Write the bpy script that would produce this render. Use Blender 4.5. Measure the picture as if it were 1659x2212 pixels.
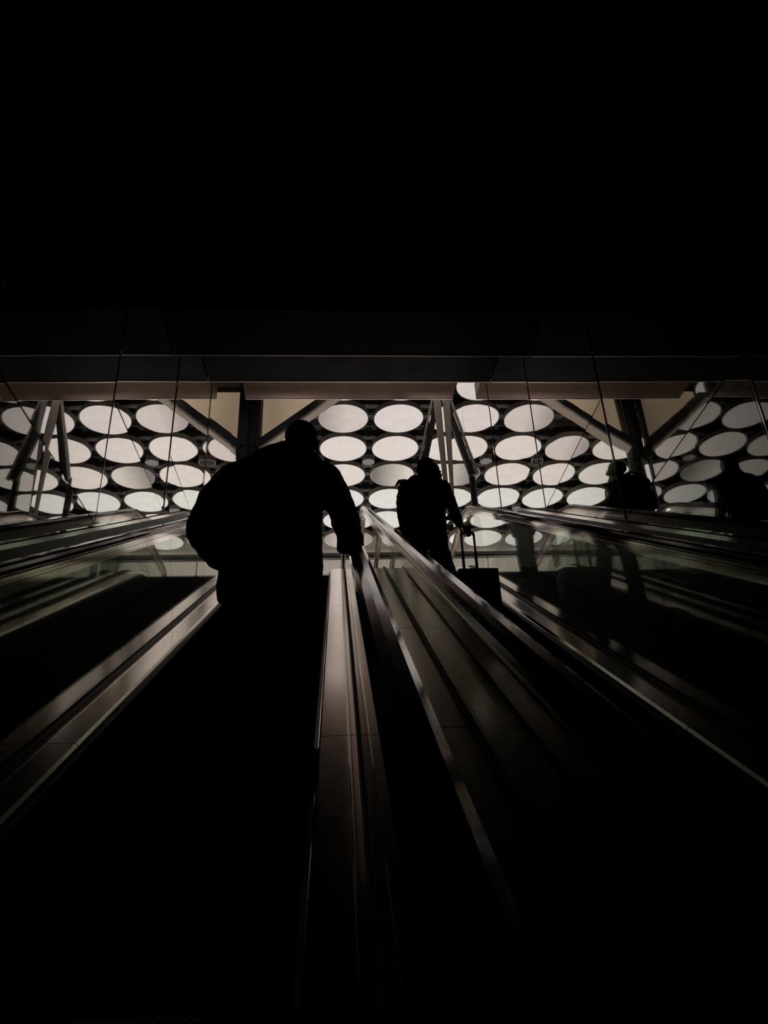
import bpy, bmesh, math, random
from mathutils import Vector, Matrix, Euler
random.seed(7)
for o in list(bpy.data.objects): bpy.data.objects.remove(o)
S = bpy.context.scene
COL = S.collection
# ------------------------------------------------------------------ camera
cd = bpy.data.cameras.new('camera'); cam = bpy.data.objects.new('camera', cd); COL.objects.link(cam)
cd.sensor_fit = 'VERTICAL'; cd.sensor_height = 36.0
cd.lens = 36.0 * 1661.0 / 2212.0
cd.clip_start = 0.03; cd.clip_end = 200
Rw = Matrix(((0.9981191, 0.00894905, -0.06064801), (-0.04948581, -0.4663285, -0.88322641), (-0.03618594, 0.88456636, -0.46500853)))
# columns of the camera matrix are the camera axes in the world
M = Rw.to_4x4(); M.translation = Vector((0, 0, 1.35))
cam.matrix_world = M
S.camera = cam
# ------------------------------------------------------------------ world / exposure
w = bpy.data.worlds.new('world'); S.world = w; w.use_nodes = True
w.node_tree.nodes['Background'].inputs[0].default_value = (0.9, 0.95, 1, 1)
w.node_tree.nodes['Background'].inputs[1].default_value = 0.0008
S.view_settings.view_transform = 'Standard'; S.view_settings.look = 'None'
S.view_settings.exposure = 0.0; S.view_settings.gamma = 1.0; S.view_settings.use_curve_mapping = False

# ------------------------------------------------------------------ materials
def new_mat(name):
    m = bpy.data.materials.new(name); m.use_nodes = True
    return m, m.node_tree.nodes, m.node_tree.links
def pbr(name, col, rough=.5, metal=0., spec=.5, var=.0, scale=8., stretch=(1, 1, 1), bump=0., bscale=60.):
    m, N, L = new_mat(name); b = N['Principled BSDF']
    b.inputs['Base Color'].default_value = (*col, 1); b.inputs['Roughness'].default_value = rough
    b.inputs['Metallic'].default_value = metal; b.inputs['Specular IOR Level'].default_value = spec
    tc = N.new('ShaderNodeTexCoord'); mp = N.new('ShaderNodeMapping'); mp.inputs['Scale'].default_value = stretch
    L.new(tc.outputs['Object'], mp.inputs['Vector'])
    if var > 0:
        n = N.new('ShaderNodeTexNoise'); n.inputs['Scale'].default_value = scale; n.inputs['Detail'].default_value = 5
        L.new(mp.outputs[0], n.inputs['Vector'])
        r = N.new('ShaderNodeMapRange'); r.inputs['To Min'].default_value = 1 - var; r.inputs['To Max'].default_value = 1 + var
        L.new(n.outputs['Fac'], r.inputs['Value'])
        x = N.new('ShaderNodeMix'); x.data_type = 'RGBA'; x.blend_type = 'MULTIPLY'; x.inputs['Factor'].default_value = 1
        x.inputs['A'].default_value = (*col, 1); L.new(r.outputs[0], x.inputs['B']); L.new(x.outputs['Result'], b.inputs['Base Color'])
        q = N.new('ShaderNodeMapRange'); q.inputs['To Min'].default_value = max(.02, rough * (1 - var)); q.inputs['To Max'].default_value = min(1, rough * (1 + var))
        L.new(n.outputs['Fac'], q.inputs['Value']); L.new(q.outputs[0], b.inputs['Roughness'])
    if bump > 0:
        n2 = N.new('ShaderNodeTexNoise'); n2.inputs['Scale'].default_value = bscale; n2.inputs['Detail'].default_value = 3
        L.new(mp.outputs[0], n2.inputs['Vector'])
        bp = N.new('ShaderNodeBump'); bp.inputs['Strength'].default_value = bump; bp.inputs['Distance'].default_value = .01
        L.new(n2.outputs['Fac'], bp.inputs['Height']); L.new(bp.outputs[0], b.inputs['Normal'])
    return m
def glass(name, stops, tint, refl, bump=0., rough=.01):
    """thin glass sheet: reflection rises towards grazing view like coated float glass, the rest passes through"""
    m, N, L = new_mat(name); N.remove(N['Principled BSDF']); out = N['Material Output']
    lw = N.new('ShaderNodeLayerWeight'); lw.inputs['Blend'].default_value = .5
    cr = N.new('ShaderNodeValToRGB'); e = cr.color_ramp.elements
    e[0].position, v0 = stops[0]; e[0].color = (v0,) * 3 + (1,)
    e[1].position, v1 = stops[-1]; e[1].color = (v1,) * 3 + (1,)
    for p, v in stops[1:-1]:
        k = e.new(p); k.color = (v,) * 3 + (1,)
    L.new(lw.outputs['Facing'], cr.inputs[0])
    t = N.new('ShaderNodeBsdfTransparent'); t.inputs[0].default_value = (*tint, 1)
    g = N.new('ShaderNodeBsdfGlossy'); g.inputs['Color'].default_value = (*refl, 1); g.inputs['Roughness'].default_value = rough
    mx = N.new('ShaderNodeMixShader'); L.new(cr.outputs[0], mx.inputs[0]); L.new(t.outputs[0], mx.inputs[1]); L.new(g.outputs[0], mx.inputs[2])
    L.new(mx.outputs[0], out.inputs[0])
    if bump:
        tc = N.new('ShaderNodeTexCoord'); n = N.new('ShaderNodeTexNoise'); n.inputs['Scale'].default_value = 1.3; n.inputs['Detail'].default_value = 1
        L.new(tc.outputs['Object'], n.inputs['Vector'])
        bp = N.new('ShaderNodeBump'); bp.inputs['Strength'].default_value = bump; bp.inputs['Distance'].default_value = .02
        L.new(n.outputs['Fac'], bp.inputs['Height']); L.new(bp.outputs[0], g.inputs['Normal'])
    return m
def lamp_mat(name, col, strength, grad=None, rim=1.):   # rim: the diffuser's bright edge ring
    m, N, L = new_mat(name); N.remove(N['Principled BSDF']); out = N['Material Output']
    em = N.new('ShaderNodeEmission'); em.inputs[1].default_value = strength
    tc = N.new('ShaderNodeTexCoord'); n = N.new('ShaderNodeTexNoise'); n.inputs['Scale'].default_value = 3.5; n.inputs['Detail'].default_value = 3
    L.new(tc.outputs['Object'], n.inputs['Vector'])
    cr = N.new('ShaderNodeValToRGB'); cr.color_ramp.elements[0].position = .3; cr.color_ramp.elements[1].position = .7
    cr.color_ramp.elements[0].color = (col[0] * .93, col[1] * .90, col[2] * .88, 1); cr.color_ramp.elements[1].color = (*col, 1)
    L.new(n.outputs['Fac'], cr.inputs[0])
    ln = N.new('ShaderNodeVectorMath'); ln.operation = 'LENGTH'; sc = N.new('ShaderNodeVectorMath'); sc.operation = 'MULTIPLY'; sc.inputs[1].default_value = (1, 1, 0)
    L.new(tc.outputs['Object'], sc.inputs[0]); L.new(sc.outputs[0], ln.inputs[0])
    rr = N.new('ShaderNodeMapRange'); rr.inputs['From Min'].default_value = .548; rr.inputs['From Max'].default_value = .565; rr.inputs['To Max'].default_value = rim
    L.new(ln.outputs['Value'], rr.inputs[0])
    mx = N.new('ShaderNodeMix'); mx.data_type = 'RGBA'; mx.inputs['B'].default_value = (.86, .80, .77, 1)
    L.new(rr.outputs[0], mx.inputs['Factor']); L.new(cr.outputs[0], mx.inputs['A']); L.new(mx.outputs['Result'], em.inputs[0])
    if grad:      # emission strength ramps along the object's x
        sx = N.new('ShaderNodeSeparateXYZ'); L.new(tc.outputs['Object'], sx.inputs[0])
        mr = N.new('ShaderNodeMapRange'); mr.inputs['From Min'].default_value = grad[0]; mr.inputs['From Max'].default_value = grad[1]
        mr.inputs['To Min'].default_value = grad[2] * strength; mr.inputs['To Max'].default_value = grad[3] * strength
        L.new(sx.outputs[0], mr.inputs[0]); L.new(mr.outputs[0], em.inputs[1])
    L.new(em.outputs[0], out.inputs[0])
    return m
STEEL = pbr('brushed_steel', (.88, .74, .68), .13, 1., var=.12, scale=6, stretch=(6, .6, 6))
DECK = pbr('inner_deck_steel', (.97, .85, .77), .15, 1., var=.08, scale=5, stretch=(4, .5, 4))
GUIDE = pbr('guide_aluminium', (.95, .82, .77), .08, 1., var=.25, scale=14, stretch=(10, .25, 10))
RUBBER = pbr('handrail_rubber', (.014, .012, .013), .08, 0., .55, var=.3, scale=16, stretch=(8, .3, 8))
BLACK = pbr('black_metal', (.012, .012, .012), .45, .0, .35, var=.2)
STEPM = pbr('step_aluminium', (.015, .015, .016), .5, 0., .3, var=.2)
CLAD = pbr('dark_cladding', (.02, .019, .019), .4, 0., .3, var=.2, scale=3)
CASE = pbr('median_steel', (.42, .35, .29), .24, 1., var=.15, scale=3)
SOFF = pbr('soffit_panel_lit', (.22, .15, .125), .38, .7, .4, var=.25, scale=2)  # last slab: hall light reflected on it is put into the colour
SOFF2 = pbr('soffit_panel_shaded', (.007, .0065, .0065), .6, 0., .15, var=.2, scale=2)  # same panel on the nearer slabs, their shade put into the colour
EDGE = pbr('soffit_edge_glint', (.8, .7, .66), .45, .6)  # light caught along the slab edges, put in as a pale strip
HALLC = pbr('hall_ceiling_black', (.14, .134, .13), .7, 0., .2, var=.3, scale=1.5)
HALLW = pbr('hall_wall_plaster', (.80, .75, .69), .7, 0., .3, var=.08, scale=1.2)
HALLF = pbr('hall_floor_stone', (.75, .70, .65), .35, 0., .4, var=.15, scale=2)
RIM = pbr('lamp_rim', (.38, .35, .335), .6, 0., .3, var=.2)
BEAM = pbr('painted_steel_beam', (.018, .016, .016), .5, 0., .4, var=.25, scale=2)
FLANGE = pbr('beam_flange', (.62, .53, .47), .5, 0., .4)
CREAM = lamp_mat('skylight_lens_panel', (.25, .19, .125), 1.0, (-1.4, -.2, .85, 1.6), rim=0.)
L1 = lamp_mat('lamp_diffuser_warm', (.74, .665, .615), 1.)
L2 = lamp_mat('lamp_diffuser_pink', (.71, .635, .615), 1.)
L3 = lamp_mat('lamp_diffuser_cool', (.72, .71, .66), 1.02)
L4 = lamp_mat('lamp_diffuser_half_dark', (.72, .65, .58), 1., (-.45, .4, .28, .95))
L5 = lamp_mat('lamp_diffuser_dim', (.66, .58, .54), 1., (-.6, .1, .5, .95))
SPOT = lamp_mat('small_lamp_diffuser', (.20, .185, .175), 1., rim=0.)
WGLASS = glass('coated_wall_glass', [(0, .06), (.45, .22), (.56, .42), (.63, .58), (.70, .84), (.76, .96), (1, .99)], (.5, .55, .52), (.96, .95, .93), bump=.035)
BGLASS = glass('balustrade_glass', [(0, .07), (.5, .10), (.7, .28), (.8, .56), (.9, .82), (1, .96)], (.86, .92, .88), (.95, .94, .90), bump=.02)
GEDGE = pbr('glass_edge', (.35, .32, .30), .25, .6)
SKIN = pbr('skin', (.16, .09, .06), .5)
CLOTH1 = pbr('black_wool_jacket', (.008, .008, .009), .9, 0., .1, var=.3, bump=.3, bscale=120)
CLOTH2 = pbr('black_trousers', (.007, .007, .008), .9, 0., .1, var=.3, bump=.2, bscale=150)
HAIR = pbr('black_hair', (.01, .008, .007), .6, 0., .3, bump=.4, bscale=200)
LEATH = pbr('black_leather', (.008, .008, .008), .4, 0., .3)
PLAST = pbr('black_suitcase_shell', (.008, .008, .009), .5, 0., .25, var=.2)
CAMW = pbr('white_camera_housing', (.7, .67, .62), .4)

# ------------------------------------------------------------------ helpers
def link(name, bm, mats, parent=None, smooth=False, loc=None):
    me = bpy.data.meshes.new(name)
    bmesh.ops.recalc_face_normals(bm, faces=bm.faces)
    bm.to_mesh(me); bm.free()
    for m in (mats if isinstance(mats, (list, tuple)) else [mats]): me.materials.append(m)
    if smooth:
        for p in me.polygons: p.use_smooth = True
    o = bpy.data.objects.new(name, me); COL.objects.link(o)
    if parent: o.parent = parent
    if loc: o.location = loc
    return o
def empty(name, loc=(0, 0, 0)):
    o = bpy.data.objects.new(name, None); COL.objects.link(o); o.location = loc; o.empty_display_size = .2
    return o
def tag(o, label=None, cat=None, group=None, kind=None):
    if label: o['label'] = label
    if cat: o['category'] = cat
    if group: o['group'] = group
    if kind: o['kind'] = kind
    return o
def box(bm, x0, x1, y0, y1, z0, z1, mi=0):
    vs = [bm.verts.new((x, y, z)) for x in (x0, x1) for y in (y0, y1) for z in (z0, z1)]
    for f in ((0, 1, 3, 2), (4, 6, 7, 5), (0, 4, 5, 1), (2, 3, 7, 6), (0, 2, 6, 4), (1, 5, 7, 3)):
        bm.faces.new([vs[i] for i in f]).material_index = mi
def BM(): return bmesh.new()
def cyl(bm, p, q, r, r2=None, seg=20):
    p, q = Vector(p), Vector(q); d = q - p; r2 = r if r2 is None else r2
    mt = Matrix.Translation((p + q) / 2) @ d.to_track_quat('Z', 'Y').to_matrix().to_4x4()
    return bmesh.ops.create_cone(bm, cap_ends=True, segments=seg, radius1=r, radius2=r2, depth=d.length, matrix=mt)
T30 = math.tan(math.radians(30)); C30 = math.cos(math.radians(30)); S30 = .5
FZ = 5.24; FY = FZ / T30          # upper floor height and where the nosing line meets it (y = 9.08)
R0 = 1.0
YC = FY + R0 * math.tan(math.radians(15)); ZC = FZ - R0
def path(d, y0=-1.6, y1=10.6, n=7, tail=None):
    """(y, z, ny, nz) along the escalator line, offset d above the nosing line"""
    pts = []
    ny, nz = -S30, C30
    ya = y0 + ny * d; za = y0 * T30 + nz * d
    pts.append((ya, za, ny, nz))
    for i in range(n + 1):
        a = math.radians(30 * (1 - i / n)); r = R0 + d
        pts.append((YC - math.sin(a) * r, ZC + math.cos(a) * r, -math.sin(a), math.cos(a)))
    if tail is None:
        pts.append((y1, FZ + d, 0, 1))
    else:     # newel: a half turn downwards
        pts.append((y1 - tail, FZ + d, 0, 1))
        for i in range(1, 13):
            a = math.radians(180 * i / 12)
            pts.append((y1 - tail + math.sin(a) * tail, FZ + d - tail + math.cos(a) * tail, math.sin(a), math.cos(a)))
        pts.append((y1 - tail - .15, FZ + d - 2 * tail, 0, -1))
    return pts
def cut(pts, ya, yb):
    """the piece of a path between two y values (monotonic in y)"""
    out = []
    for a, b in zip(pts, pts[1:]):
        lo, hi = max(a[0], ya), min(b[0], yb)
        if hi <= lo: continue
        for y in (lo, hi):
            t = (y - a[0]) / (b[0] - a[0])
            q = tuple(a[i] + (b[i] - a[i]) * t for i in range(4))
            if not out or abs(out[-1][0] - q[0]) > 1e-6: out.append(q)
    return out
def sweep(bm, prof, pts, mi=0):
    """prof: closed list of (x, u): u along the path normal"""
    rings = []
    for (y, z, ny, nz) in pts:
        rings.append([bm.verts.new((x, y + ny * u, z + nz * u)) for x, u in prof])
    n = len(prof)
    for a, b in zip(rings, rings[1:]):
        for i in range(n):
            bm.faces.new((a[i], a[(i + 1) % n], b[(i + 1) % n], b[i])).material_index = mi
    bm.faces.new(rings[0][::-1]).material_index = mi; bm.faces.new(rings[-1]).material_index = mi
def prism_x(bm, poly, x0, x1, mi=0):
    """poly in (y, z) extruded from x0 to x1"""
    a = [bm.verts.new((x0, y, z)) for y, z in poly]; b = [bm.verts.new((x1, y, z)) for y, z in poly]
    bm.faces.new(a).material_index = mi; bm.faces.new(b[::-1]).material_index = mi
    n = len(poly)
    for i in range(n): bm.faces.new((a[i], b[i], b[(i + 1) % n], a[(i + 1) % n])).material_index = mi

LX, RX = -1.90, 2.35              # faces of the glass side walls
WEND = 13.95                      # where those walls end
CZ = 11.68                        # lamp diffuser height
# ------------------------------------------------------------------ hall shell
b = BM(); box(b, -9, 9, FY + .02, 22.3, FZ - .4, FZ - .01)
tag(link('floor', b, HALLF), kind='structure')
b = BM(); box(b, -9, 9, 11.0, 22.3, CZ + .55, CZ + .75)
ceil = tag(link('ceiling', b, HALLC), kind='structure')
for j in range(24):               # ribs of the dark ceiling
    b = BM(); y = 11.3 + j * .45; box(b, -9, 9, y, y + .05, CZ + .40, CZ + .549)
    link('ceiling_slat', b, HALLC, ceil)
b = BM(); box(b, -9, 9, 22.12, 22.3, FZ - .4, CZ + .55)
wb = tag(link('wall_back', b, HALLW), kind='structure')
for i in range(12):
    b = BM(); box(b, -9 + i * 1.5 + .01, -7.5 + i * 1.5 - .01, 22.07, 22.119, FZ, CZ - 1.0)
    link('wall_panel', b, HALLW, wb)
for nm, x0, x1 in (('wall_hall_left', -9.15, -9), ('wall_hall_right', 9, 9.15)):
    b = BM(); box(b, x0, x1, 11, 22.3, FZ - .4, CZ + .75); tag(link(nm, b, HALLW), kind='structure')
b = BM(); box(b, -9, 9, 14.3, 14.42, 7.84, 7.87); box(b, -9, 9, 14.34, 14.38, 7.87, 7.97, 1)
tag(link('trim_1', b, [BEAM, HALLW]), kind='structure')

# added fill lights, unseen below the floor edge; they brighten ceiling and far wall
for i, (x, y, pw) in enumerate(((.8, 13.2, 12), (-1.2, 18.6, 90), (2.8, 18.6, 90))):
    t = tag(empty('fill_uplight', (x, y, FZ)), ('added unseen fill light at the top of the escalators', 'left added unseen fill light in front of the far wall', 'right added unseen fill light in front of the far wall')[i], 'fill light')
    b = BM(); cyl(b, (0, 0, 0), (0, 0, .30), .28, .34, seg=32); link('housing', b, BLACK, t)
    ld = bpy.data.lights.new('fill_light', 'AREA'); ld.shape = 'DISK'; ld.size = .5; ld.energy = pw; ld.color = (1, .93, .86)
    lo = bpy.data.objects.new('fill_light', ld); COL.objects.link(lo); lo.parent = t; lo.location = (0, 0, .33); lo.rotation_euler = (math.pi, 0, 0)

# ------------------------------------------------------------------ side walls: dark backing, cladding and big glass panes
def side_wall(name, xf, sgn):
    b = BM()
    x0, x1 = (xf + sgn * .06, xf + sgn * .16); x0, x1 = min(x0, x1), max(x0, x1)
    prism_x(b, [(-2.4, -2.2), (WEND - .02, FZ - .5), (WEND - .02, 12.2), (-2.4, 12.2)], x0, x1)
    wl = tag(link(name, b, CLAD), kind='structure')
    # low dark cladding that follows the escalators
    b = BM()
    pr = [(xf - sgn * .012, -.9), (xf - sgn * .012, .80), (xf + sgn * .055, .80), (xf + sgn * .055, -.9)]
    sweep(b, pr, path(0, -1.6, WEND - .02)); link('cladding_strip', b, CLAD, wl)
    b = BM(); sweep(b, [(xf - sgn * .02, .801), (xf - sgn * .02, .83), (xf + sgn * .02, .83), (xf + sgn * .02, .801)], path(0, -1.6, WEND - .02))
    link('glass_channel', b, GUIDE, wl)
    base = path(.835, -2.0, WEND)
    zb = lambda y: next((a[1] + (c[1] - a[1]) * (y - a[0]) / (c[0] - a[0]) for a, c in zip(base, base[1:]) if a[0] <= y <= c[0]), base[-1][1])
    js = [-.76, 1.32, 3.40, 5.48, 7.56, 9.64, 11.72, 13.80]
    xa, xb = xf, xf + sgn * .018
    k = 0
    for ya, yb in zip(js, js[1:]):
        ztop = 12.1 if ya > 9 else (yb * T30 + 1.35 + 1.52 / C30 + 1.2 + .4)
        zt = zb(yb) + .02; g = .006
        tilt = random.uniform(-.0035, .0035); yaw = random.uniform(-.004, .004)
        # upper pane
        b = BM(); prism_x(b, [(ya + g, zt + g), (yb - g, zt + g), (yb - g, ztop), (ya + g, ztop)], xa, xb)
        o = link('glass_pane', b, WGLASS, wl)
        c = Vector((xa, (ya + yb) / 2, zt + 1))
        o.matrix_local = Matrix.Translation(c) @ Euler((0, tilt, yaw)).to_matrix().to_4x4() @ Matrix.Translation(-c)
        if zt - zb(ya) > .25:    # lower, slanting pane
            low = [(ya + g, zb(ya) + .003)]
            for (y, z, _, _) in base:
                if ya + .05 < y < yb - .05: low.append((y, z + .003))
            low += [(yb - g, zb(yb) + .003), (yb - g, zt - g), (ya + g, zt - g)]
            b = BM(); prism_x(b, low, xa, xb); o = link('glass_pane', b, WGLASS, wl)
            c = Vector((xa, (ya + yb) / 2, zt)); tilt = random.uniform(-.004, .004); yaw = random.uniform(-.005, .005)
            o.matrix_local = Matrix.Translation(c) @ Euler((0, tilt, yaw)).to_matrix().to_4x4() @ Matrix.Translation(-c)
        # steel joint cover
        b = BM(); box(b, min(xa, xa - sgn * .006), max(xa, xa - sgn * .006), yb - .007, yb + .003, zb(yb), ztop)
        link('joint_strip', b, GUIDE, wl)
        k += 1
    return wl
side_wall('wall_left', LX, -1); side_wall('wall_right', RX, 1)

# ------------------------------------------------------------------ stepped soffit over the escalators
sof = tag(empty('ceiling_soffit', (0, 0, 0)), kind='structure')
yk = [None] * 7
for k in range(7):
    s = -.35 + 2.4 * k; y = s * C30 - 1.52 * S30; z = 1.35 + s * S30 + 1.52 * C30
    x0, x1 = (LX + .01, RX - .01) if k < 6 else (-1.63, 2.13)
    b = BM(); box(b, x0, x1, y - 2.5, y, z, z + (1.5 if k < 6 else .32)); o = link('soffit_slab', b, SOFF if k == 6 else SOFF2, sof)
    b = BM(); box(b, x0, x1, y + .001, y + .022, z - .007, z + .012); link('edge_strip', b, EDGE if k > 1 else SOFF2, sof)

# ------------------------------------------------------------------ columns, braces and the lens panel beyond the soffit
def bar(bm, p, q, wx, wy, mi=0):
    """rectangular bar from p to q: wx in its x-z plane across the axis, wy deep in y"""
    p, q = Vector(p), Vector(q); d = (q - p).normalized(); up = Vector((0, 1, 0)); sx = d.cross(up).normalized()
    vs = []
    for e in (p, q):
        for a, c in ((-1, -1), (1, -1), (1, 1), (-1, 1)): vs.append(bm.verts.new(e + sx * a * wx / 2 + up * c * wy / 2))
    for f in ((0, 1, 2, 3), (7, 6, 5, 4), (0, 4, 5, 1), (1, 5, 6, 2), (2, 6, 7, 3), (3, 7, 4, 0)): bm.faces.new([vs[i] for i in f]).material_index = mi
cl = tag(empty('column_left', (-1.80, 14.15, FZ)), kind='structure')
def rel(o, par):
    o.parent = par; o.matrix_parent_inverse = Matrix.Translation(par.location).inverted(); return o
b = BM(); cyl(b, (-1.80, 14.2, FZ), (-1.80, 14.2, CZ + .5), .17, seg=28); rel(link('shaft', b, BEAM, smooth=False), cl)
b = BM(); bar(b, (-1.72, 14.05, 10.30), (.05, 14.05, 11.80), .22, .22); rel(link('brace', b, BEAM), cl)
b = BM(); bar(b, (-1.64, 14.0, 10.20), (.13, 14.0, 11.70), .05, .26); rel(link('brace_flange', b, FLANGE), cl)
b = BM(); bar(b, (-1.80, 14.0, 10.0), (-1.80, 14.0, 12.1), .30, .06); rel(link('gusset_plate', b, BEAM), cl)
cr_ = tag(empty('column_right', (1.78, 14.15, FZ)), kind='structure')
b = BM(); cyl(b, (1.78, 14.2, FZ), (1.78, 14.2, 9.72), .07, seg=28); rel(link('shaft', b, BEAM), cr_)
b = BM(); bar(b, (1.80, 14.05, 9.6), (2.36, 14.05, 12.0), .13, .12); rel(link('brace', b, BEAM), cr_)
b = BM(); bar(b, (1.69, 14.0, 9.6), (2.24, 14.0, 12.0), .045, .08); rel(link('brace_flange', b, FLANGE), cr_)
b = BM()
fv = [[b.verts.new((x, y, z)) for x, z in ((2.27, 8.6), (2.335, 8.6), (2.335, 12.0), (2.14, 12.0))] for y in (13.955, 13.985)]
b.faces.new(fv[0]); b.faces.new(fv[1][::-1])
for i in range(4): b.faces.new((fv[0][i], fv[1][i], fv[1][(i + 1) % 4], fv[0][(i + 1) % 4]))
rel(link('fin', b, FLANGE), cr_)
b = BM()
P = [(-1.62, 10.50), (-.12, 11.82), (-.12, 12.05), (-1.89, 12.05), (-1.89, 10.50)]
a = [b.verts.new((x, 14.40, z)) for x, z in P]; c = [b.verts.new((x, 14.47, z)) for x, z in P]
b.faces.new(a); b.faces.new(c[::-1])
for i in range(5): b.faces.new((a[i], c[i], c[(i + 1) % 5], a[(i + 1) % 5]))
tag(link('skylight_panel', b, CREAM), 'tan backlit angular ceiling lens between the dark column and its slanting brace', 'skylight')

# ------------------------------------------------------------------ round ceiling lamps
def drum_bm(r, h):
    b = BM(); n = 56
    ring = lambda rr, z: [b.verts.new((rr * math.cos(2 * math.pi * i / n), rr * math.sin(2 * math.pi * i / n), z)) for i in range(n)]
    R = [ring(r, 0), ring(r, h), ring(r - .03, h + .02)]; I = [ring(r - .018, 0), ring(r - .018, .02)]
    for A, B in ((R[0], R[1]), (R[1], R[2]), (I[0], R[0]), (I[1], I[0])):
        for i in range(n): b.faces.new((A[i], A[(i + 1) % n], B[(i + 1) % n], B[i]))
    b.faces.new(R[2]); return b
def disc_bm(r, z):
    b = BM(); n = 56; v = [b.verts.new((r * math.cos(2 * math.pi * i / n), r * math.sin(2 * math.pi * i / n), z)) for i in range(n)]
    u = [b.verts.new((p.co.x, p.co.y, z + .006)) for p in v]
    b.faces.new(v[::-1]); b.faces.new(u)
    for i in range(n): b.faces.new((v[i], v[(i + 1) % n], u[(i + 1) % n], u[i]))
    return b
proto = None
def make_lamp(r=.588):
    t = empty('ceiling_lamp'); link('drum', drum_bm(r, .13), RIM, t); link('diffuser', disc_bm(r - .018, .004), L1, t)
    b = BM(); cyl(b, (0, 0, .14), (0, 0, .54), .02, seg=8); link('hanger', b, BEAM, t); return t
def copy_tree(o):
    c = o.copy(); COL.objects.link(c)
    for ch in o.children:
        d = ch.copy(); d.data = ch.data; COL.objects.link(d); d.parent = c
    return c
big = make_lamp()
mats_v = {}
def with_mat(root, m):
    for ch in root.children:
        if ch.name.startswith('diffuser'):
            if m.name not in mats_v:
                me = ch.data.copy(); me.materials.clear(); me.materials.append(m); mats_v[m.name] = me
            ch.data = mats_v[m.name]
colname = {-4: 'fifth column left of', -3: 'fourth column left of', -2: 'third column left of', -1: 'second column left of', 0: 'nearest column left of', 1: 'nearest column right of', 2: 'second column right of', 3: 'third column right of'}
rowname = ['first row beyond soffit', 'second row beyond soffit', 'third row beyond soffit', 'fourth row beyond soffit', 'fifth row beyond soffit', 'sixth row beyond soffit', 'seventh row beyond soffit', 'row hidden above soffit']
first = True
for j in range(-2, 6):
    for k in range(-4, 4):
        if j in (-1, 0) and k in (-2, -1): continue   # the angular lens takes their place
        t = big if first else copy_tree(big); first = False
        t.location = (.16 + 1.30 * k, 14.93 + 1.305 * j, CZ)
        m = L2 if j <= 0 else (L1 if j < 3 else L3)
        if (k, j) == (1, 2): m = L4
        elif (k, j) in ((0, 0), (-1, 1), (0, 5)): m = L5
        with_mat(t, m)
        state = {L4.name: 'half-dark', L5.name: 'unevenly lit'}.get(m.name, 'bright')
        tag(t, f'{state} large ceiling lamp, {rowname[j + 1]}, {colname[k]} the small lamps', 'ceiling lamp', 'large round lamps on the hall ceiling')
for (x, y, lit, lab) in ((.81, 16.9, 1, 'small round lamp between the four large lamps nearest the soffit'), (.81, 19.5, 1, 'small round lamp farther back, between large lamps above the centre handrails'),
                         (-.49, 16.9, 0, 'small unlit ring lamp between large lamps, left of the nearer small lamp'), (-.49, 19.5, 1, 'small round lamp farther back, seen beside the near man')):
    t = empty('small_ceiling_lamp', (x, y, CZ + .02))
    link('drum', drum_bm(.16, .12), RIM, t); link('diffuser', disc_bm(.14, .004), SPOT if lit else BEAM, t)
    tag(t, lab, 'ceiling lamp', 'small lamps between the large ones')
for j in range(-1, 6):            # crossbars that carry the lamps
    b = BM(); box(b, -6, 6, 14.93 + 1.305 * j - .02, 14.93 + 1.305 * j + .02, CZ + .16, CZ + .2); link('lamp_rail', b, BEAM, ceil)
t = tag(empty('security_camera', (.30, 14.36, 7.84)), 'small white dome camera on a stem under the crossbeam', 'camera')
b = BM(); cyl(b, (0, 0, 0), (0, 0, -.36), .012, seg=10); link('stem', b, CAMW, t)
b = BM(); bmesh.ops.create_uvsphere(b, u_segments=20, v_segments=12, radius=.055, matrix=Matrix.Translation((0, 0, -.39))); link('dome', b, CAMW, t, smooth=True)

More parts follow.
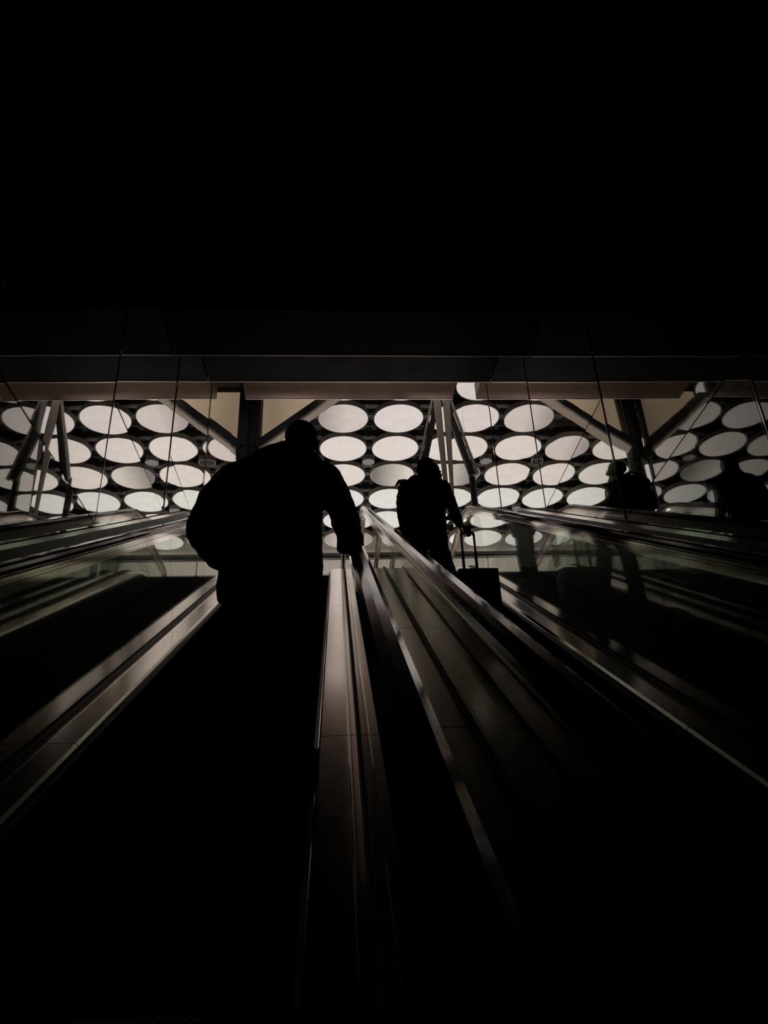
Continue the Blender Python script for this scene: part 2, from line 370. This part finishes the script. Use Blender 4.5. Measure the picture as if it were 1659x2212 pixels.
# ------------------------------------------------------------------ escalators
RAILPROF = [(-.024, -.028), (-.036, -.022), (-.040, -.008), (-.036, .006), (-.022, .013), (0, .015), (.022, .013), (.036, .006), (.040, -.008), (.036, -.022), (.024, -.028), (.024, -.014), (-.024, -.014)]
GUIDEPROF = [(-.022, -.012), (-.022, -.030), (-.030, -.036), (-.030, -.050), (-.022, -.054), (-.022, -.066), (-.018, -.070), (-.018, -.104), (.018, -.104), (.018, -.070), (.022, -.066), (.022, -.054), (.030, -.050), (.030, -.036), (.022, -.030), (.022, -.012)]
YEND = 10.75
def escalator(xc, label, joint0):
    t = tag(empty('escalator', (xc, 0, 0)), label, 'escalator')
    # steps
    def step_bm():
        b = BM()
        prof = [(0, -.231), (0, -.012), (.012, 0), (.402, 0), (.402, -.03), (.03, -.03), (.03, -.231)]
        prism_x(b, prof, -.495, .495)
        for i in range(45):      # cleats
            x = -.49 + i * .0222; box(b, x, x + .009, .004, .398, -.001, .010)
        return b
    s0 = link('step', step_bm(), STEPM, t)
    first = True
    for i in range(-4, 24):
        y = .4 * i; z = min(y * T30, FZ)
        o = s0 if first else s0.copy()
        if not first: COL.objects.link(o); o.parent = t
        first = False
        o.location = (0, y, z)
    b = BM(); box(b, -.62, .62, FY + .16, 11.6, FZ - .02, FZ + .004); link('landing_plate', b, STEEL, t)
    b = BM()
    for i in range(60):
        x = -.5 + i * .0168; box(b, x, x + .007, FY + .02, FY + .16, FZ - .004, FZ + .014)
    tag(link('comb', b, STEPM, t), kind='stuff')
    for sg in (-1, 1):
        X = lambda v: v * sg
        # skirt with its brush
        for (ya, yb) in ((-1.6, 3.4), (3.406, 6.4), (6.406, 9.4), (9.406, YEND + .3)):
            p = cut(path(0, -1.6, YEND + .4), ya, yb)
            if len(p) < 2: continue
            b = BM(); sweep(b, [(X(.5), -.27), (X(.5), .062), (X(.508), .066), (X(.516), .062), (X(.516), -.27)], p); link('skirt_panel', b, STEEL, t)
            b = BM(); sweep(b, [(X(.504), .070), (X(.512), .086), (X(.626), .0872), (X(.629), .0905), (X(.637), .0905), (X(.640), .0874), (X(.662), .088), (X(.662), .082), (X(.512), .066)], p); link('inner_deck', b, DECK, t)
        p = path(0, -1.6, YEND + .3)
        b = BM(); sweep(b, [(X(.482), .026), (X(.499), .018), (X(.499), .054), (X(.482), .046)], p); link('skirt_brush', b, BLACK, t)
        b = BM(); sweep(b, [(X(.662), .09), (X(.662), .112), (X(.668), .112), (X(.668), .09)], p); link('glass_clamp', b, BLACK, t)
        b = BM(); sweep(b, [(X(.687), .09), (X(.687), .112), (X(.693), .112), (X(.693), .09)], p); link('glass_clamp', b, BLACK, t)
        # glass panes, joints at right angles to the slope
        lo, hi = path(.095, -1.6, YEND - .05), path(.80, -1.6, YEND - .05)
        def at(pts, u):     # u: nosing-line y for slope part
            return (u - S30 * 0, 0)
        us = [joint0 + 1.2 * i for i in range(-2, 8) if -1.5 < joint0 + 1.2 * i < 8.7]
        us = [-1.55] + us
        nrm = (-S30, C30)
        for ua, ub in zip(us, us[1:]):
            ua += .003; ub -= .003
            q = [(u + nrm[0] * d, u * T30 + nrm[1] * d) for u, d in ((ua, .095), (ub, .095), (ub, .80), (ua, .80))]
            b = BM(); prism_x(b, q, X(.673), X(.682)); link('glass_pane', b, BGLASS, t)
        u = us[-1] + .003
        L_ = [(u + nrm[0] * .095, u * T30 + nrm[1] * .095)] + [(y, z) for (y, z, _, _) in lo[1:]]
        H_ = [(u + nrm[0] * .80, u * T30 + nrm[1] * .80)] + [(y, z) for (y, z, _, _) in hi[1:]]
        b = BM(); prism_x(b, L_ + [(YEND + .12, FZ + .3), (YEND + .12, FZ + .6)] + H_[::-1], X(.673), X(.682)); link('glass_pane', b, BGLASS, t)
        rp = path(.858, -1.6, YEND + .28, tail=.33)
        b = BM(); sweep(b, [(X(.680) + x, u_) for x, u_ in GUIDEPROF], rp); link('handrail_guide', b, GUIDE, t)
        b = BM(); sweep(b, [(X(.680) + x, u_) for x, u_ in RAILPROF], rp); link('handrail', b, RUBBER, t, smooth=False)
    return t
escalator(-.590, 'left escalator carrying the near man, black handrails over glass balustrades', 2.12)
escalator(1.02, 'right escalator carrying the man with the suitcase', 1.56)
# covers between and beside the escalators
def casing(name, label, x0, x1, mat, cuts):
    t = tag(empty(name, ((x0 + x1) / 2, 0, 0)), label, 'cover'); xm = (x0 + x1) / 2
    full = path(0, -1.6, 11.4)
    for ya, yb in zip(cuts, cuts[1:]):
        p = cut(full, ya + .006, yb - .006)
        if len(p) < 2: continue
        b = BM(); sweep(b, [(x0 - xm, .05), (x0 - xm, .085), (x0 - xm + .01, .09), (x1 - xm - .01, .09), (x1 - xm, .085), (x1 - xm, .05)], p)
        link('cover_panel', b, mat, t)
    b = BM(); sweep(b, [(x0 - xm + .005, -.6), (x0 - xm + .005, .049), (x1 - xm - .005, .049), (x1 - xm - .005, -.6)], full); link('core', b, BLACK, t)
casing('casing_cover', 'steel cover strip between the two escalators, in long jointed panels', .106, .324, CASE, [-1.6, 1.46, 3.46, 5.46, 7.46, 8.9, 11.4])
casing('casing_cover', 'dark cover strip between left escalator and left glass wall', LX + .02, -1.286, CLAD, [-1.6, 2, 4.4, 6.8, 9.1, 11.4])
casing('casing_cover', 'dark cover strip between right escalator and right glass wall', 1.718, RX - .02, CLAD, [-1.6, 2, 4.4, 6.8, 9.1, 11.4])

# ------------------------------------------------------------------ people
def capsule(bm, p, q, r1, r2, sx=1., sy=1., seg=14):
    """tapered capsule from p to q; sx, sy squash the section in x and y"""
    p, q = Vector(p), Vector(q); d = q - p; L = max(d.length, 1e-4); rot = d.to_track_quat('Z', 'Y').to_matrix()
    rings = []
    rows = []
    for i in range(5): a = math.pi / 2 * (i / 5); rows.append((-r1 * math.cos(a), r1 * math.sin(a)))
    rows.append((0, r1)); rows.append((L, r2))
    for i in range(1, 6): a = math.pi / 2 * (i / 5); rows.append((L + r2 * math.sin(a), r2 * math.cos(a)))
    base = None
    def place(v):
        v = rot @ v; return p + Vector((v.x * sx, v.y * sy, v.z)) if (sx != 1 or sy != 1) else p + v
    for zz, rr in rows:
        if rr < 1e-5: rings.append([bm.verts.new(place(Vector((0, 0, zz))))]); continue
        rings.append([bm.verts.new(place(Vector((rr * math.cos(2 * math.pi * k / seg), rr * math.sin(2 * math.pi * k / seg), zz)))) for k in range(seg)])
    for A, B in zip(rings, rings[1:]):
        if len(A) == 1 and len(B) > 1:
            for k in range(seg): bm.faces.new((A[0], B[(k + 1) % seg], B[k]))
        elif len(B) == 1 and len(A) > 1:
            for k in range(seg): bm.faces.new((A[k], A[(k + 1) % seg], B[0]))
        else:
            for k in range(seg): bm.faces.new((A[k], A[(k + 1) % seg], B[(k + 1) % seg], B[k]))
def ell(bm, c, r, rot=(0, 0, 0)):
    bmesh.ops.create_uvsphere(bm, u_segments=18, v_segments=12, radius=1, matrix=Matrix.Translation(c) @ Euler(rot).to_matrix().to_4x4() @ Matrix.Diagonal((*r, 1)))
def chain(bm, pts):
    for a, b_ in zip(pts, pts[1:]): capsule(bm, a[0], b_[0], a[1], b_[1])
def loft(bm, secs, seg=28):
    """secs: (x, y, z, rx, ry) stacked upwards, super-elliptic sections"""
    rings = []
    for (x, y, z, rx, ry) in secs:
        r = []
        for k in range(seg):
            a = 2 * math.pi * k / seg; c, s = math.cos(a), math.sin(a)
            r.append(bm.verts.new((x + rx * math.copysign(abs(c) ** .85, c), y + ry * math.copysign(abs(s) ** .85, s), z)))
        rings.append(r)
    for A, B in zip(rings, rings[1:]):
        for k in range(seg): bm.faces.new((A[k], A[(k + 1) % seg], B[(k + 1) % seg], B[k]))
    bm.faces.new(rings[0][::-1]); bm.faces.new(rings[-1])
clouds = bpy.data.textures.new('folds', 'CLOUDS'); clouds.noise_scale = .09; clouds.noise_depth = 2
def skin_obj(name, bm, mat, parent, vox=.009, fold=0., smooth=3):
    o = link(name, bm, mat, parent)
    r = o.modifiers.new('remesh', 'REMESH'); r.mode = 'VOXEL'; r.voxel_size = vox; r.use_smooth_shade = True
    if smooth:
        s = o.modifiers.new('smooth', 'SMOOTH'); s.factor = .5; s.iterations = smooth
    if fold:
        d = o.modifiers.new('folds', 'DISPLACE'); d.texture = clouds; d.strength = fold; d.mid_level = .5; d.texture_coords = 'GLOBAL'
    return o
def head(bm, c, yaw=0., tilt=0., s=1.):
    """face towards +y before yaw; c is the centre of the skull"""
    T = Matrix.Translation(c) @ Euler((tilt, 0, yaw)).to_matrix().to_4x4()
    def E(p, r): 
        bmesh.ops.create_uvsphere(bm, u_segments=18, v_segments=12, radius=1, matrix=T @ Matrix.Translation(Vector(p) * s) @ Matrix.Diagonal((r[0] * s, r[1] * s, r[2] * s, 1)))
    E((0, -.012, .022), (.076, .094, .090)); E((0, .022, -.040), (.060, .070, .075)); E((0, .052, -.095), (.030, .030, .024))
    E((0, .098, -.022), (.012, .020, .026)); E((0, .104, -.038), (.016, .014, .011))
    E((0, .083, .012), (.050, .014, .010))
    for a in (-1, 1):
        E((a * .078, -.004, -.012), (.012, .020, .032)); E((a * .030, .078, -.006), (.013, .012, .010)); E((a * .034, .066, -.035), (.022, .02, .02))
    E((0, .086, -.066), (.023, .012, .006)); E((0, .084, -.077), (.020, .012, .006))
    return T
def hand(bm, wrist, palm, spread, curl, side, thumb_dir, s=1.):
    """palm: unit direction the hand points, spread: across the knuckles, curl: direction fingers bend to"""
    W = Vector(wrist); P = Vector(palm).normalized(); A = Vector(spread).normalized(); Cc = Vector(curl).normalized()
    for k in (-1.2, -.4, .4, 1.2): capsule(bm, W + A * k * .012 * s, W + P * .075 * s + A * k * .019 * s, .014 * s, .0125 * s)
    for k, ln in zip((-1.5, -.5, .5, 1.5), (.066, .078, .074, .058)):
        p = W + P * .080 * s + A * k * .0195 * s; ln *= s
        q = p + (P * .8 + Cc * .6).normalized() * ln * .45; r = q + (P * .15 + Cc).normalized() * ln * .32; e = r + (Cc * .9 - P * .5).normalized() * ln * .26
        chain(bm, [(p, .0098 * s), (q, .0090 * s), (r, .0082 * s), (e, .0072 * s)])
    Td = Vector(thumb_dir).normalized(); p = W + P * .022 * s + A * side * .020 * s
    q = p + (Td * .8 + P * .5).normalized() * .040 * s; r = q + (P * .8 + Td * .1 + Cc * .5).normalized() * .032 * s; e = r + (P * .6 + Cc * .8).normalized() * .022 * s
    chain(bm, [(p, .013 * s), (q, .0115 * s), (r, .0102 * s), (e, .0088 * s)])

STZ = lambda i: .4 * i * T30 + .010
# ---- near man on the left escalator (step 8), leaning on the handrail
def man_near():
    F = STZ(8)                    # 1.858
    t = tag(empty('person', (-.31, 3.36, F)), 'near man in dark jacket seen from behind, right hand on the handrail', 'person')
    def V(x, y, z): return (x + .31, y - 3.36, z - F)
    Y = 3.36
    legs = [((-.42, Y, F + .08), (-.42, Y + .01, F + .48), (-.40, Y, F + .92)), ((-.20, Y, F + .08), (-.20, Y + .01, F + .48), (-.22, Y, F + .92))]
    shL, elL, wrL = (-.50, Y - .02, 3.33), (-.635, Y - .08, 3.03), (-.50, Y + .12, 2.90)
    shR, elR, wrR = (-.055, Y - .02, 3.31), (.045, Y + .02, 3.12), (.085, Y + .17, 3.04 + .09)
    b = BM()
    hc = V(-.180, Y + .02, 3.522)
    T = head(b, hc, yaw=-.15, tilt=-.12)
    chain(b, [(V(-.245, Y - .03, 3.36), .062), (V(-.19, Y, 3.50), .056)])
    loft(b, [(*V(-.31, Y, F + .84), .155, .105), (*V(-.31, Y, F + 1.0), .150, .10), (*V(-.30, Y, F + 1.2), .160, .11), (*V(-.285, Y - .02, F + 1.38), .180, .11), (*V(-.27, Y - .02, F + 1.50), .12, .08)])
    for a, k, h in legs:
        chain(b, [(V(*a), .045), (V(a[0], Y - .01, F + .30), .056), (V(*k), .056), (V(k[0], Y, F + .62), .075), (V(*h), .088)])
        chain(b, [(V(a[0], Y - .06, F + .035), .035), (V(a[0], Y + .13, F + .03), .030)])
    chain(b, [(V(-.42, Y, 3.36), .055), (V(*shL), .056), (V(*elL), .042), (V(*wrL), .028)])
    chain(b, [(V(-.13, Y, 3.36), .055), (V(*shR), .056), (V(*elR), .042), (V(*wrR), .028)])
    hand(b, V(*wrL), (.9, .3, -.1), (0, .2, 1), (.2, -.9, 0), 1, (.2, .4, .9))
    hand(b, V(wrR[0] , wrR[1] + .005, wrR[2] - .005), (.02, .86, .42), (1, 0, 0), (.0, .45, -.85), -1, (-.9, .2, -.3))
    skin_obj('body', b, SKIN, t, .006, smooth=2)
    # hair
    b = BM(); bmesh.ops.create_uvsphere(b, u_segments=24, v_segments=16, radius=1, matrix=T @ Matrix.Translation((0, -.022, .036)) @ Matrix.Diagonal((.085, .098, .092, 1)))
    bmesh.ops.create_uvsphere(b, u_segments=20, v_segments=12, radius=1, matrix=T @ Matrix.Translation((0, -.052, -.035)) @ Matrix.Diagonal((.066, .052, .06, 1)))
    skin_obj('hair', b, HAIR, t, .008, fold=.010, smooth=1)
    # jacket
    b = BM()
    loft(b, [(*V(-.312, Y, 2.66), .246, .16), (*V(-.315, Y, 2.80), .243, .16), (*V(-.31, Y, 3.0), .236, .155), (*V(-.30, Y, 3.15), .232, .15), (*V(-.288, Y - .02, 3.27), .250, .145),
             (*V(-.285, Y - .02, 3.36), .235, .125), (*V(-.265, Y - .02, 3.43), .165, .10), (*V(-.225, Y - .01, 3.485), .085, .078)])
    capsule(b, V(-.40, Y - .02, 3.40), V(-.30, Y - .02, 3.445), .05, .05)
    chain(b, [(V(-.38, Y - .01, 3.34), .10), (V(-.505, Y - .02, 3.285), .098), (V(-.590, Y - .06, 3.14), .092), (V(-.618, Y - .08, 2.985), .096), (V(-.56, Y, 2.915), .090), (V(-.47, Y + .10, 2.90), .072)])
    chain(b, [(V(-.16, Y - .01, 3.33), .09), (V(-.060, Y - .02, 3.30), .082), (V(.004, Y, 3.18), .074), (V(.048, Y + .02, 3.08), .070)])
    # loose cuff of the right sleeve
    chain(b, [(V(.048, Y + .02, 3.08), .070), (V(.062, Y + .12, 3.08), .052), (V(.068, Y + .20, 3.15), .046)])
    chain(b, [(V(.02, Y, 3.06), .05), (V(.045, Y + .02, 2.985), .042)])
    skin_obj('jacket', b, CLOTH1, t, .010, fold=.022)
    # hanging cuff flap
    b = BM()
    loft(b, [(*V(.060, Y + .03, 2.925), .064, .05), (*V(.058, Y + .03, 2.98), .062, .05), (*V(.052, Y + .03, 3.05), .060, .05)])
    chain(b, [(V(.04, Y + .02, 3.00), .036), (V(.014, Y + .02, 2.955), .016), (V(.004, Y + .02, 2.925), .011)]); chain(b, [(V(.09, Y + .02, 3.00), .036), (V(.118, Y + .03, 2.94), .013)])
    skin_obj('cuff', b, CLOTH1, t, .007, fold=.010, smooth=1)
    # collar
    b = BM(); loft(b, [(*V(-.235, Y - .015, 3.42), .105, .085), (*V(-.205, Y - .01, 3.49), .082, .078), (*V(-.190, Y, 3.525), .074, .074)]); skin_obj('collar', b, CLOTH1, t, .008, fold=.01, smooth=1)
    # trousers
    b = BM()
    loft(b, [(*V(-.31, Y, F + .76), .225, .13), (*V(-.31, Y, F + .98), .20, .125)])
    for a, k, h in legs:
        chain(b, [(V(a[0], Y, F + .10), .088), (V(k[0], Y - .01, F + .30), .094), (V(k[0], Y + .01, F + .5), .100), (V(h[0], Y, F + .8), .118)])
    skin_obj('trousers', b, CLOTH2, t, .011, fold=.025)
    for a, k, h in legs:
        b = BM(); loft(b, [(a[0] + .31, .045, .0, .050, .155), (a[0] + .31, .045, .028, .052, .155), (a[0] + .31, .035, .055, .048, .14), (a[0] + .31, .0, .09, .046, .085), (a[0] + .31, -.02, .13, .046, .055)])
        skin_obj('shoe', b, LEATH, t, .006, smooth=2)
man_near()
# ---- far man on the right escalator (step 15), pulling a suitcase
def man_far():
    F = STZ(15); Y = 6.3          # 3.474
    t = tag(empty('person', (.84, Y, F)), 'far man in short dark jacket, right hand on the trolley handle', 'person')
    def V(x, y, z): return (x - .84, y - Y, z - F)
    hc = V(.850, Y + .02, 5.125)
    legs = [((.70, Y + .02, F + .08), (.715, Y + .03, F + .46), (.755, Y, F + .90)), ((1.045, Y - .02, F + .08), (1.010, Y + .01, F + .46), (.920, Y, F + .90))]
    b = BM(); T = head(b, hc, yaw=0, tilt=-.12, s=1.02)
    chain(b, [(V(.845, Y - .03, 4.96), .060), (V(.85, Y, 5.08), .056)])
    loft(b, [(*V(.835, Y, F + .89), .150, .10), (*V(.83, Y, F + 1.0), .145, .10), (*V(.825, Y, F + 1.2), .160, .11), (*V(.82, Y - .01, F + 1.36), .180, .11), (*V(.83, Y - .02, F + 1.47), .12, .08)])
    for a, k, h in legs:
        chain(b, [(V(*a), .043), (V(*k), .054), (V(k[0] * .5 + h[0] * .5, Y, F + .64), .062), (V(*h), .070)])
        chain(b, [(V(a[0], a[1] - .06, F + .035), .034), (V(a[0], a[1] + .12, F + .03), .029)])
    shL, elL, wrL = (.645, Y, 4.94), (.60, Y - .03, 4.68), (.63, Y + .05, 4.44)
    shR, elR, wrR = (1.01, Y, 4.92), (1.075, Y - .04, 4.68), (1.118, Y - .06, 4.50)
    chain(b, [(V(.72, Y, 4.94), .05), (V(*shL), .055), (V(*elL), .04), (V(*wrL), .027)])
    chain(b, [(V(.93, Y, 4.94), .05), (V(*shR), .055), (V(*elR), .04), (V(*wrR), .027)])
    hand(b, V(*wrL), (.05, .1, -1), (.2, 1, 0), (.9, 0, -.2), 1, (.3, .9, -.3))
    hand(b, V(wrR[0], wrR[1], wrR[2]), (.72, -.08, -.62), (.75, .0, -.30), (-.2, .35, -1), -1, (-.5, -.4, -.5), s=1.0)
    skin_obj('body', b, SKIN, t, .0065, smooth=2)
    b = BM(); bmesh.ops.create_uvsphere(b, u_segments=24, v_segments=16, radius=1, matrix=T @ Matrix.Translation((0, -.018, .034)) @ Matrix.Diagonal((.084, .096, .084, 1)))
    bmesh.ops.create_uvsphere(b, u_segments=20, v_segments=12, radius=1, matrix=T @ Matrix.Translation((0, -.045, -.03)) @ Matrix.Diagonal((.070, .052, .05, 1)))
    skin_obj('hair', b, HAIR, t, .007, fold=.004, smooth=1)
    b = BM()
    loft(b, [(*V(.815, Y, 4.40), .185, .13), (*V(.815, Y, 4.50), .185, .13), (*V(.81, Y, 4.65), .182, .13), (*V(.812, Y, 4.80), .195, .13), (*V(.82, Y, 4.92), .215, .125), (*V(.825, Y, 4.985), .185, .10), (*V(.84, Y, 5.03), .09, .08)])
    chain(b, [(V(.70, Y, 4.93), .075), (V(.648, Y, 4.925), .072), (V(.610, Y - .02, 4.76), .062), (V(.606, Y - .02, 4.66), .056), (V(.625, Y + .03, 4.50), .052)])
    chain(b, [(V(.95, Y, 4.93), .075), (V(1.005, Y, 4.915), .072), (V(1.052, Y - .03, 4.76), .058), (V(1.075, Y - .04, 4.67), .052), (V(1.122, Y - .02, 4.53), .044)])
    skin_obj('jacket', b, CLOTH1, t, .009, fold=.022)
    b = BM(); capsule(b, V(.64, Y, 4.99), V(.59, Y - .01, 4.985), .026, .020); capsule(b, V(.59, Y - .01, 4.985), V(.556, Y - .01, 4.945), .020, .010)
    capsule(b, V(.66, Y, 4.98), V(.70, Y, 4.99), .03, .02); skin_obj('shoulder_flap', b, CLOTH1, t, .006, smooth=1)
    b = BM(); capsule(b, V(.985, Y, 4.985), V(1.03, Y, 4.99), .016, .016); capsule(b, V(1.03, Y, 4.99), V(1.06, Y, 4.96), .014, .012); skin_obj('shoulder_flap', b, CLOTH1, t, .006, smooth=1)
    b = BM(); loft(b, [(*V(.845, Y - .01, 4.985), .125, .085), (*V(.85, Y, 5.035), .098, .08), (*V(.855, Y, 5.065), .085, .078)]); skin_obj('collar', b, CLOTH1, t, .007, fold=.008, smooth=1)
    b = BM()
    loft(b, [(*V(.835, Y, F + .89), .176, .12), (*V(.825, Y, F + .98), .178, .12)])
    for (a, k, h), sx in zip(legs, (-1, 1)):
        chain(b, [(V(a[0], a[1], F + .10), .078), (V(k[0], k[1], F + .46), .074), (V(k[0] * .35 + h[0] * .65, Y, F + .74), .072), (V(h[0], Y, F + .92), .078)])
    skin_obj('trousers', b, CLOTH2, t, .009, fold=.018)
    for a, k, h in legs:
        yy = a[1] - Y
        b = BM(); loft(b, [(a[0] - .84, yy + .045, .0, .046, .15), (a[0] - .84, yy + .045, .028, .048, .15), (a[0] - .84, yy + .03, .055, .044, .13), (a[0] - .84, yy, .09, .044, .08), (a[0] - .84, yy - .02, .13, .044, .05)])
        skin_obj('shoe', b, LEATH, t, .006, smooth=2)
man_far()
def suitcase():
    F = STZ(15); t = tag(empty('suitcase', (1.232, 6.26, F)), 'black upright trolley suitcase with raised handle, beside the far man', 'suitcase')
    b = BM(); box(b, -.178, .178, -.115, .115, .04, .552); bmesh.ops.bevel(b, geom=list(b.edges), offset=.018, segments=3, affect='EDGES', profile=.6)
    link('shell', b, PLAST, t, smooth=True)
    for x in (-.12, -.04, .04, .12):
        b = BM(); box(b, x - .008, x + .008, -.120, -.1145, .08, .51); link('rib', b, PLAST, t)
    for x in (-.112, .004):
        b = BM(); cyl(b, (x, -.03, .55), (x, -.03, .74), .0135, seg=10); cyl(b, (x, -.03, .74), (x, -.03, .915), .010, seg=10); link('handle_tube', b, BLACK, t)
    b = BM(); chain(b, [(Vector((-.112, -.03, .905)), .012), (Vector((-.106, -.03, .930)), .013), (Vector((-.076, -.03, .937)), .011), (Vector((-.034, -.03, .937)), .011), (Vector((-.002, -.03, .930)), .013), (Vector((.004, -.03, .905)), .012)])
    link('grip', b, BLACK, t, smooth=True)
    b = BM(); chain(b, [(Vector((-.05, .02, .552)), .008), (Vector((-.03, .02, .572)), .008), (Vector((.03, .02, .572)), .008), (Vector((.05, .02, .552)), .008)]); link('carry_handle', b, BLACK, t)
    for x in (-.14, .14):
        for y in (-.085, .085):
            b = BM(); cyl(b, (x - .012, y, .025), (x + .012, y, .025), .025, seg=16); link('wheel', b, BLACK, t)
suitcase()
# ---- third traveller, higher up, mostly hidden behind the far man but mirrored in the right wall
def traveller():
    F = STZ(20); Y = 8.18; X0 = 1.15
    t = tag(empty('person', (X0, Y, F)), 'traveller with glasses standing sideways, a dark mirrored shape in the right glass wall', 'person')
    b = BM(); T = head(b, (.045, 0, 1.58), yaw=-math.pi / 2 + .2, tilt=-.1)
    chain(b, [((.05, 0, 1.42), .058), ((.06, 0, 1.53), .054)])
    loft(b, [(0, 0, .84, .105, .15), (.0, 0, 1.0, .10, .145), (.02, 0, 1.2, .11, .16), (.03, 0, 1.36, .11, .175), (.04, 0, 1.46, .08, .11)])
    for s in (-1, 1):
        chain(b, [((.0, s * .10, .08), .043), ((.02, s * .10, .46), .054), ((0, s * .09, .88), .085)]); chain(b, [((-.05, s * .10, .035), .034), ((.13, s * .10, .03), .029)])
        chain(b, [((.03, s * .14, 1.36), .05), ((.0, s * .19, 1.34), .05), ((.0, s * .22, 1.08), .04), ((.18, s * .17, 1.02), .027)])
        hand(b, (.18, s * .17, 1.02), (1, -.2 * s, 0), (0, .1, 1), (.2, -s, 0), 1, (.2, 0, .9))
    skin_obj('body', b, SKIN, t, .007, smooth=2)
    b = BM(); bmesh.ops.create_uvsphere(b, u_segments=24, v_segments=16, radius=1, matrix=T @ Matrix.Translation((0, -.02, .036)) @ Matrix.Diagonal((.086, .100, .090, 1)))
    skin_obj('hair', b, HAIR, t, .008, fold=.006, smooth=1)
    b = BM()
    for s in (-1, 1):
        bmesh.ops.create_cone(b, cap_ends=False, segments=16, radius1=.022, radius2=.022, depth=.004, matrix=T @ Matrix.Translation((s * .032, .112, -.004)) @ Matrix.Rotation(math.pi / 2, 4, 'X'))
        cyl(b, T @ Vector((s * .054, .11, 0)), T @ Vector((s * .078, .0, .002)), .002, seg=6)
    cyl(b, T @ Vector((-.01, .112, 0)), T @ Vector((.01, .112, 0)), .002, seg=6); link('glasses', b, BLACK, t)
    b = BM()
    loft(b, [(0, 0, .74, .15, .20), (0, 0, .95, .15, .20), (.02, 0, 1.2, .145, .205), (.03, 0, 1.36, .135, .205), (.045, 0, 1.46, .10, .13), (.06, 0, 1.50, .07, .075)])
    for s in (-1, 1): chain(b, [((.02, s * .15, 1.35), .075), ((.0, s * .20, 1.32), .072), ((.0, s * .225, 1.08), .06), ((.15, s * .18, 1.02), .045)])
    skin_obj('coat', b, CLOTH1, t, .010, fold=.02)
    b = BM()
    loft(b, [(0, 0, .76, .13, .18), (0, 0, .95, .125, .17)])
    for s in (-1, 1): chain(b, [((0, s * .10, .10), .075), ((.02, s * .10, .46), .08), ((0, s * .095, .82), .095)])
    skin_obj('trousers', b, CLOTH2, t, .010, fold=.018)
    for s in (-1, 1):
        b = BM(); loft(b, [(.045, s * .10, .0, .15, .046), (.045, s * .10, .03, .15, .048), (.03, s * .10, .055, .13, .044), (0, s * .10, .09, .08, .044), (-.02, s * .10, .13, .05, .044)]); skin_obj('shoe', b, LEATH, t, .006, smooth=2)
    k = tag(empty('backpack', (X0 - .17, Y, F + .96)), 'bulky dark backpack worn by the mirrored traveller, mirrored right of the head', 'backpack')
    b = BM()
    loft(b, [(-.03, 0, .0, .09, .13), (-.04, 0, .08, .115, .15), (-.045, 0, .25, .125, .155), (-.04, 0, .42, .115, .15), (-.01, 0, .52, .085, .12)])
    skin_obj('pack', b, CLOTH2, k, .009, fold=.015)
    b = BM(); loft(b, [(-.145, 0, .06, .045, .10), (-.16, 0, .15, .045, .11), (-.15, 0, .25, .04, .10)]); skin_obj('pocket', b, CLOTH2, k, .008)
    for s in (-1, 1):
        b = BM(); chain(b, [(Vector((-.04, s * .10, .50)), .014), (Vector((.12, s * .13, .53)), .014), (Vector((.33, s * .13, .40)), .014), (Vector((.345, s * .15, .15)), .014), (Vector((.10, s * .19, .02)), .014)]); link('strap', b, BLACK, k)
traveller()
